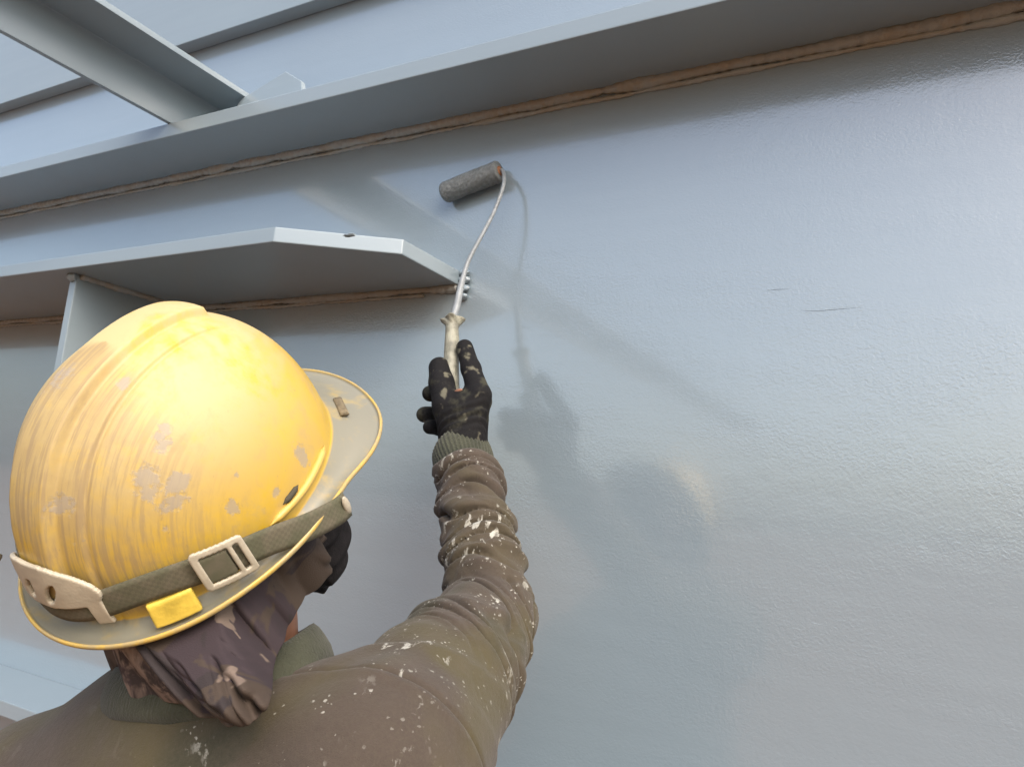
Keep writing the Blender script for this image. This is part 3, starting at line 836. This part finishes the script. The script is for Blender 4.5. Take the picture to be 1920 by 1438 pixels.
band('ribbed_cuff', [c0 + ax * s_ + np.array([-0.0012, 0, 0]) * k_ for k_, s_ in enumerate((.012, .022, .032, .042, .052, .057, .059))], [.036, .0380, .0400, .0405, .0395, .0375, .0345], M_RIB, lumps=0.03, ribs=46, n=276, seed=7)
axl = (WL - EL) / np.linalg.norm(WL - EL); cl = WL - axl * 0.030
band('ribbed_cuff', [cl + axl * s_ for s_ in (.008, .02, .03, .04, .045)], [.038, .040, .040, .039, .036], M_RIB, lumps=0.02, ribs=46, n=276, seed=8)

# collar: a knitted stand collar that leans with the raised shoulder
def collar():
    C0 = (at(205, 1280, 0.45) + at(612, 1238, 0.455)) / 2 + np.array([-0.010, 0.02, -0.006])
    ux = at(612, 1238, 0.455) - at(205, 1280, 0.45); rx = np.linalg.norm(ux) / 2 - 0.030; ux /= np.linalg.norm(ux)
    uy = np.array([0, 1.0, 0.10]); uy -= ux * (uy @ ux); uy /= np.linalg.norm(uy); uz = np.cross(ux, uy)
    n = 120; prof = [(0.008, -0.014), (0.0095, -0.008), (0.008, 0.001), (0.004, 0.010), (0.0, 0.017), (-0.004, 0.021), (-0.008, 0.020), (-0.010, 0.015), (-0.011, 0.004), (-0.010, -0.014), (-0.004, -0.030), (0.004, -0.030), (0.005, -0.016)]
    V = []
    for a in np.linspace(0, 2 * np.pi, n, endpoint=False):
        d = np.array([math.cos(a), math.sin(a)])
        wob = 0.004 * math.sin(2 * a + 0.7) + 0.003 * math.sin(3 * a)
        for o_, h_ in prof:
            V.append(C0 + ux * d[0] * (rx + o_) + uy * d[1] * (0.072 + o_) + uz * (h_ + wob))
    m = len(prof); F = []
    for i in range(n):
        i2 = (i + 1) % n
        for j in range(m):
            k = (j + 1) % m; F.append([i * m + j, i * m + k, i2 * m + k, i2 * m + j])
    return mesh_obj('collar', V, F, M_RIB, person)
collar()

# glove of the painting hand: thumb on the left of the handle, index finger up its right side, the others wrapped behind
GT = dict(
    thumb=[(856, 818, .852, .0185), (838, 762, .848, .0185), (828, 719, .858, .0165), (824, 690, .866, .0150)],
    index=[(884, 812, .852, .0160), (899, 742, .858, .0155), (883, 692, .870, .0130), (871, 652, .880, .0115)],
    middle=[(888, 800, .868, .0150), (901, 752, .882, .0140), (880, 745, .912, .0115), (832, 742, .908, .0112), (806, 738, .886, .0108)],
    ring=[(880, 815, .868, .0145), (895, 780, .884, .0130), (868, 777, .910, .0112), (822, 777, .904, .0110), (795, 777, .882, .0108)],
    little=[(873, 825, .864, .0140), (885, 803, .880, .0120), (860, 803, .900, .0102), (826, 803, .896, .0100), (806, 801, .878, .0098)])
CHN = {k: [(at(x, y, Y), r) for x, y, Y, r in v] for k, v in GT.items()}
PALM = [(at(870, 835, .853), at(872, 770, .858), .0270, .0275), (at(868, 830, .855), at(848, 775, .856), .023, .020)]
FORE_END = WR + ax * 0.055
def hand_sdf(p, grow=0.0):
    d = cap(p, WR - ax * 0.02, FORE_END, 0.0285, 0.0260)
    pal = np.minimum(cap(p, *PALM[0]), cap(p, *PALM[1]))
    d = smin(d, pal, 0.018)
    for k, ch in CHN.items():
        f = None
        for (a, ra), (b, rb) in zip(ch[:-1], ch[1:]):
            c = cap(p, a, b, ra, rb); f = c if f is None else smin(f, c, 0.005)
        d = smin(d, f, 0.010 if k in ('thumb', 'index') else 0.007)
    return d - grow
def glove_sdf(p):
    d = hand_sdf(p, 0.0004)
    t_, L = capt(p, WR - ax * 0.03, WR + ax * 0.03)
    # soft wrinkles at the wrist, stitched edge at the mouth
    d = d - 0.0012 * np.sin(t_ * 700 + 2 * np.sin(p[..., 0] * 90)) * np.exp(-((t_ - 0.035) / 0.014) ** 2) + 0.0008 * wav(p, 190, 4, 6)
    return np.maximum(d, 0.004 - t_).astype(np.float32)
allp = np.array([a for ch in CHN.values() for a, _ in ch] + [WR - ax * 0.03])
V, F = sculpt(glove_sdf, allp.min(0) - 0.035, allp.max(0) + 0.035, 0.0016)
glove = mesh_obj('glove', V, F, M_GLOVE, person, True, dict(paintw=np.ones(len(V))))
# worn hole at the web of the thumb where skin shows
d_ = ray(859, 733); tt_ = np.linspace(0.9, 1.25, 4000)
hit = tt_[np.argmax(glove_sdf(f32(EYE + d_[None] * tt_[:, None])) < 0)]
c_ = EYE + d_ * hit
dx_ = at(872, 707, 0.85) - at(842, 718, 0.85); dx_ /= np.linalg.norm(dx_)
bm = bmesh.new(); bmesh.ops.create_icosphere(bm, subdivisions=3, radius=1.0)
n3 = np.cross(dx_, -d_ / np.linalg.norm(d_)); n3 /= np.linalg.norm(n3)
Bs = np.stack([dx_ * 0.0070, n3 * 0.0026, d_ / np.linalg.norm(d_) * 0.0022], 0)
Vp = [c_ + np.array(v.co) @ Bs for v in bm.verts]; Fp = [[x.index for x in f.verts] for f in bm.faces]; bm.free()
o_ = mesh_obj('bare_skin', Vp, Fp, M_SKIN, person); o_.parent = glove

# head, neck, trunk and limbs under the clothes: one continuous surface
HRm = HR.astype(np.float32)
def head_sdf(p):
    q = (p - f32(HP)) @ HRm
    d = ell(q, (0, -0.005, -0.020), (0.076, 0.096, 0.098))
    d = smin(d, ell(q, (0, 0.040, -0.095), (0.058, 0.056, 0.072)), 0.03)
    d = smin(d, ell(q, (0, 0.098, -0.078), (0.013, 0.020, 0.024)), 0.012)          # nose
    d = smin(d, ell(q, (0, 0.082, -0.120), (0.026, 0.014, 0.010)), 0.010)          # mouth
    for s_ in (-1, 1):
        d = np.maximum(d, -(ell(q, (0.032 * s_, 0.100, -0.052), (0.016, 0.012, 0.010))))
        d = smin(d, ell(q, (0.032 * s_, 0.086, -0.052), (0.0125, 0.0115, 0.0115)), 0.003)
        d = smin(d, ell(q, (0.079 * s_, -0.006, -0.072), (0.008, 0.018, 0.030)), 0.008)   # ear
    return d
HDL = WL + axl * 0.06
def lhand(p):
    d = cap(p, WL - axl * 0.02, HDL, 0.027, 0.030)
    side = np.cross(axl, [1.0, 0, 0]); side /= np.linalg.norm(side)
    fwd = axl
    for k, (o_, L, r) in enumerate([(-.030, .070, .0095), (-.011, .078, .010), (.009, .073, .0095), (.027, .058, .0085)]):
        a = HDL + side * o_ * 0.9 + fwd * 0.015; b = a + fwd * L * 0.55 + np.array([0.012, 0, 0]); c = b + fwd * L * 0.3 + np.array([0.026, 0, 0])
        d = smin(d, smin(cap(p, a, b, r * 1.1, r), cap(p, b, c, r, r * 0.85), 0.004), 0.008)
    a = WL + axl * 0.015 - side * 0.02; b = a - side * 0.028 + fwd * 0.03 + np.array([0.012, 0, 0]); c = b + fwd * 0.032 + np.array([0.012, 0, 0])
    d = smin(d, smin(cap(p, a, b, 0.014, 0.0125), cap(p, b, c, 0.0125, 0.010), 0.004), 0.010)
    return d
KL, AL = np.array([-0.64, -0.53, 0.46]), np.array([-0.66, -0.56, 0.09])
KR, AR = np.array([-0.42, -0.50, 0.46]), np.array([-0.40, -0.55, 0.09])
HJL, HJR = HIP + np.array([-0.085, 0, 0.0]), HIP + np.array([0.085, 0, 0.0])
def legs_sdf(p, g):
    l = smin(cap(p, HJL, KL, 0.082 + g, 0.055 + g), cap(p, KL, AL, 0.055 + g, 0.038 + g), 0.02)
    r = smin(cap(p, HJR, KR, 0.082 + g, 0.055 + g), cap(p, KR, AR, 0.055 + g, 0.038 + g), 0.02)
    return smin(l, r, 0.03)
def body_sdf(p):
    d = head_sdf(p)
    d = smin(d, cap(p, JN, NK + np.array([0, 0.02, -0.04]), 0.054, 0.060), 0.02)
    core = smin(ell(p, CH, (0.165, 0.105, 0.23)), cap(p * f32((0.7, 1, 1)), CH * np.array([0.7, 1, 1]), HIP * np.array([0.7, 1, 1]), 0.095, 0.10), 0.05)
    core = smin(core, cap(p, NK + np.array([0, 0, -0.05]), SR, 0.045, 0.050), 0.03)
    core = smin(core, cap(p, NK + np.array([0, 0, -0.05]), SL, 0.045, 0.050), 0.03)
    d = smin(d, core, 0.03)
    d = smin(d, smin(cap(p, SR, ER, 0.054, 0.038), cap(p, ER, WR, 0.038, 0.026), 0.01), 0.02)
    d = smin(d, smin(cap(p, SL, EL, 0.050, 0.038), cap(p, EL, WL, 0.038, 0.026), 0.01), 0.02)
    d = smin(d, hand_sdf(p, -0.0015), 0.004)
    d = smin(d, lhand(p), 0.006)
    d = smin(d, legs_sdf(p, 0.0), 0.03)
    for A_ in (AL, AR):
        d = smin(d, cap(p, A_, A_ + np.array([0, 0.13, -0.045]), 0.035, 0.028), 0.02)
    return d.astype(np.float32)
V, F = sculpt(body_sdf, (-0.98, -0.78, 0.0), (-0.22, 0.02, 1.78), 0.0044)
body = mesh_obj('body', V, F, M_SKIN, person)

def trouser_sdf(p):
    d = smin(legs_sdf(p, 0.018), cap(p * f32((0.66, 1, 1)), HIP * np.array([0.66, 1, 1]), HIP * np.array([0.66, 1, 1]) + np.array([0, 0, 0.10]), 0.122, 0.118), 0.05)
    d = d + 0.004 * wav(p * f32((1, 1, 1.8)), 38, 3, 6)
    d = np.maximum(d, f32(0.085) - p[..., 2]); d = np.maximum(d, p[..., 2] - f32(Z0 - 0.62))
    return d.astype(np.float32)
V, F = sculpt(trouser_sdf, (-0.92, -0.76, 0.04), (-0.22, -0.28, 1.0), 0.008)
mesh_obj('trousers', V, F, M_TROUSER, person)
for A_ in (AL, AR):
    def boot_sdf(p, A_=A_):
        d = smin(cap(p, A_ + np.array([0, 0, 0.10]), A_ + np.array([0, -0.01, -0.03]), 0.050, 0.050), cap(p * f32((1, 1, 1)), A_ + np.array([0, 0, -0.04]), A_ + np.array([0, 0.15, -0.045]), 0.046, 0.044), 0.03)
        return np.maximum(d, f32(0.022) - p[..., 2]).astype(np.float32)
    V, F = sculpt(boot_sdf, A_ + np.array([-0.09, -0.1, -0.09]), A_ + np.array([0.09, 0.24, 0.18]), 0.006)
    bt = mesh_obj('boot', V, F, M_BOOT, person)
    def sole_sdf(p, A_=A_):
        q = p.copy(); q[..., 2] = 0.05
        d = cap(q, np.array([A_[0], A_[1] - 0.02, 0.05]), np.array([A_[0], A_[1] + 0.15, 0.05]), 0.050, 0.050)
        return np.maximum(np.maximum(d, p[..., 2] - 0.028), 0.0005 - p[..., 2]).astype(np.float32)
    V, F = sculpt(sole_sdf, (A_[0] - 0.08, A_[1] - 0.1, -0.02), (A_[0] + 0.08, A_[1] + 0.24, 0.06), 0.006)
    so = mesh_obj('sole', V, F, M_SOLE, person); so.parent = bt

def lglove(p):
    t_, L = capt(p, WL - axl * 0.02, HDL)
    return np.maximum(lhand(p) - 0.0022, -0.012 - t_).astype(np.float32)
V, F = sculpt(lglove, WL - 0.12, WL + np.array([0.14, 0.16, 0.08]) , 0.0035)
mesh_obj('glove', V, F, M_GLOVE, person, True, dict(paintw=np.ones(len(V)) * 0.3))

# black face mask with rolled folds
def mask_sdf(p):
    q = (p - f32(HP)) @ HRm
    d = smin(ell(q, (0, 0.036, -0.105), (0.066, 0.066, 0.088)), ell(q, (0, 0.092, -0.082), (0.022, 0.026, 0.032)), 0.02)
    d = d - 0.0035 * np.sin((q[..., 2] + 0.35 * q[..., 1]) * 210) - 0.0015 * wav(q, 120, 2, 5)
    top = q[..., 2] + 0.050 + 0.02 * np.abs(q[..., 0]) / 0.06
    d = np.maximum(d, top); d = np.maximum(d, 0.018 - q[..., 1] - 0.10 * (q[..., 2] + 0.09))
    return d.astype(np.float32)
V, F = sculpt(mask_sdf, HP - 0.2, HP + 0.2, 0.0028)
mesh_obj('face_mask', V, F, M_BLACK, person)

# camouflage head scarf hanging below the hat over the nape
cols_b = [(210, 1252, .440), (243, 1285, .418), (296, 1312, .398), (362, 1326, .385), (405, 1346, .383), (442, 1358, .380), (480, 1348, .382), (507, 1312, .392), (512, 1255, .415), (528, 1205, .440), (552, 1155, .462), (584, 1080, .492), (606, 1005, .515)]
tops_ = [-118, -135, -152, -172, 176, 166, 155, 144, 134, 124, 114, 100, 86]
NCc, NRr = 150, 60
bot = spline([at(*c) for c in cols_b], NCc)
ang = np.interp(np.linspace(0, 1, NCc), np.linspace(0, 1, len(tops_)), np.unwrap(np.radians(tops_)) if False else np.radians([t if t > 0 else t + 360 for t in tops_]))
topp = hw(np.stack([0.082 * np.sin(ang), 0.104 * np.cos(ang), 0 * ang + 0.006], 1))
cen = NK + np.array([0, 0.02, 0.03])
SVv = np.zeros((NRr, NCc, 3)); prs = np.linspace(0, 1, NCc)
for r_ in range(NRr):
    t = r_ / (NRr - 1)
    mid = (topp * 0.45 + bot * 0.55); outv = mid - cen; outv[:, 2] = 0; outv /= np.linalg.norm(outv, axis=1)[:, None]
    mid = mid + outv * (0.006 + 0.010 * np.sin(np.pi * np.clip((prs - 0.15) / 0.6, 0, 1)))[:, None]
    p = topp * (1 - t) ** 2 + mid * 2 * t * (1 - t) + bot * t * t
    pl = (0.0052 * np.sin(prs * 42 + 1.8 * t) + 0.0038 * np.sin(prs * 71 - 2.6 * t + 1) + 0.0020 * np.sin(prs * 120 + 4 * t)) * (0.25 + 0.75 * t) * np.clip(prs / 0.05, 0, 1)
    bag = 0.012 * np.exp(-((prs - 0.50) / 0.10) ** 2) * np.exp(-((t - 0.80) / 0.18) ** 2)
    crumple = 0.0028 * np.sin(t * 38 + 9 * np.sin(prs * 25)) * np.exp(-((prs - 0.52) / 0.13) ** 2) * ss(0.45, 0.75, t)
    SVv[r_] = p + outv * (pl + bag + crumple)[:, None]
V = SVv.reshape(-1, 3)
def nape_sdf(p):
    return smin(head_sdf(p), cap(p, JN, NK + np.array([0, 0.02, -0.04]), 0.054, 0.060), 0.02)
for _ in range(3):          # the cloth lies on the head and neck, never inside them
    d_ = nape_sdf(f32(V)); g_ = np.stack([(nape_sdf(f32(V + e_)) - nape_sdf(f32(V - e_))) / 0.004 for e_ in np.eye(3) * 0.002], 1)
    lim = 0.0045 + 0.003 * (1 + np.sin(np.tile(prs, NRr) * 60 + np.repeat(np.linspace(0, 3, NRr), NCc)))
    V = V + g_ * np.clip(lim - d_, 0, 0.03)[:, None]
F = [[i * NCc + j, i * NCc + j + 1, (i + 1) * NCc + j + 1, (i + 1) * NCc + j] for i in range(NRr - 1) for j in range(NCc - 1)]
q_ = (V - HP) @ HR           # tucked under the brim
rr_ = np.sqrt((q_[:, 0] / HA) ** 2 + (q_[:, 1] / HB) ** 2)
q_[:, 2] = np.minimum(q_[:, 2], 0.03 - 0.0415 * ss(0.84, 0.95, rr_))
V = q_ @ HR.T + HP
lw = np.tile(np.clip(1 - np.abs(prs - 0.17) / 0.14, 0, 1), NRr)
lw = np.clip(lw * 1.6, 0, 1) * 0.85
scarf = mesh_obj('head_scarf', V, F, M_SCARF, person, True, dict(paintw=lw))
md = scarf.modifiers.new('thickness', 'SOLIDIFY'); md.thickness = 0.0022; md.offset = 0
md = scarf.modifiers.new('sub', 'SUBSURF'); md.levels = 1; md.render_levels = 1

# ------------------------------------------------------------------ paint roller
M_NAP = flat('wet_grey_nap', (0.165, 0.185, 0.19), 0.36, 0.2, 200, 0.003)
M_ROD = flat('paint_coated_wire', (0.23, 0.26, 0.28), 0.35, 0.14, 90, 0.0008)
M_HANDLE = flat('paint_smeared_handle', (0.24, 0.24, 0.19), 0.4, 0.32, 75, 0.002)
M_CORE = flat('brown_core', (0.28, 0.12, 0.05), 0.6)
RY = 0.981
ra = at(831, 363, RY); rb = at(937, 321, RY)
roller = empty('paint_roller', tuple((ra + rb) / 2))
tag(roller, 'mini paint roller with grey nap sleeve and bent wire held against the girder', 'paint roller')
n_ = 70; tt = np.linspace(0, 1, n_)
path = ra + (rb - ra) * tt[:, None]
rad = 0.0172 * np.clip(np.sqrt(np.clip(1 - np.clip((0.07 - tt) / 0.07, 0, 1) ** 2, 0, 1)) * 0.35 + 0.65, 0, 1)
rad[-1] *= 0.93
rs2 = np.random.RandomState(5); napn = rs2.normal(0, 1, (n_, 72))
napn = (napn + np.roll(napn, 1, 1) + np.roll(napn, 1, 0) + np.roll(napn, 2, 0)) / 2
v_, f_ = tube(path, rad, 72, True, lambda i, a: 1 + 0.022 * napn[i, int(round(a / (2 * math.pi) * 72)) % 72] + 0.02 * math.sin(3 * a + i * 0.12))
slv = mesh_obj('roller_sleeve', v_, f_, M_NAP, roller)
rd = (rb - ra) / np.linalg.norm(rb - ra)
v_, f_ = tube([rb - rd * 0.004, rb + rd * 0.0015, rb + rd * 0.002], [0.0080, 0.0080, 0.006], 28); mesh_obj('end_core', v_, f_, M_CORE, roller)
HT = at(848, 602, 0.895)
wire = spline([rb - rd * 0.01, rb + rd * 0.003, at(945, 330, 0.972), at(943, 352, 0.962), at(926, 398, 0.948), at(901, 446, 0.936), at(878, 490, 0.924), at(866, 530, 0.914), at(856, 575, 0.903), HT, at(846, 640, 0.889)], 120)
wr = np.interp(np.linspace(0, 1, 120), [0, 0.5, 0.66, 0.72, 1], [0.0031, 0.0031, 0.0036, 0.0052, 0.0058])
rs3 = np.random.RandomState(8); wr = wr * (1 + 0.04 * np.convolve(rs3.normal(0, 1, 126), np.ones(7) / 7 * 1.6, 'valid'))
v_, f_ = tube(wire, wr, 14); mesh_obj('wire_frame', v_, f_, M_ROD, roller)
hb = at(846, 712, 0.872); hb2 = at(850, 800, 0.862)
hpath = spline([HT + (HT - hb) * 0.06, HT, HT + (hb - HT) * 0.15, HT + (hb - HT) * 0.32, HT + (hb - HT) * 0.6, hb, (hb + hb2) / 2, hb2], 60)
hr = np.interp(np.linspace(0, 1, 60), [0, .06, .12, .18, .24, .34, .5, .72, 1], [.0065, .0130, .0150, .0122, .0094, .0096, .0108, .0112, .0105])
v_, f_ = tube(hpath, hr, 40, True, lambda i, a: 1 + 0.24 * math.cos(4 * a + 0.6 + 0.2 * i) * math.exp(-((i - 7) / 4.5) ** 2) + 0.09 * math.sin(9 * a + i) * math.exp(-((i - 7) / 5.0) ** 2) + 0.02 * math.sin(3 * a + i * .3))
mesh_obj('handle', v_, f_, M_HANDLE, roller)
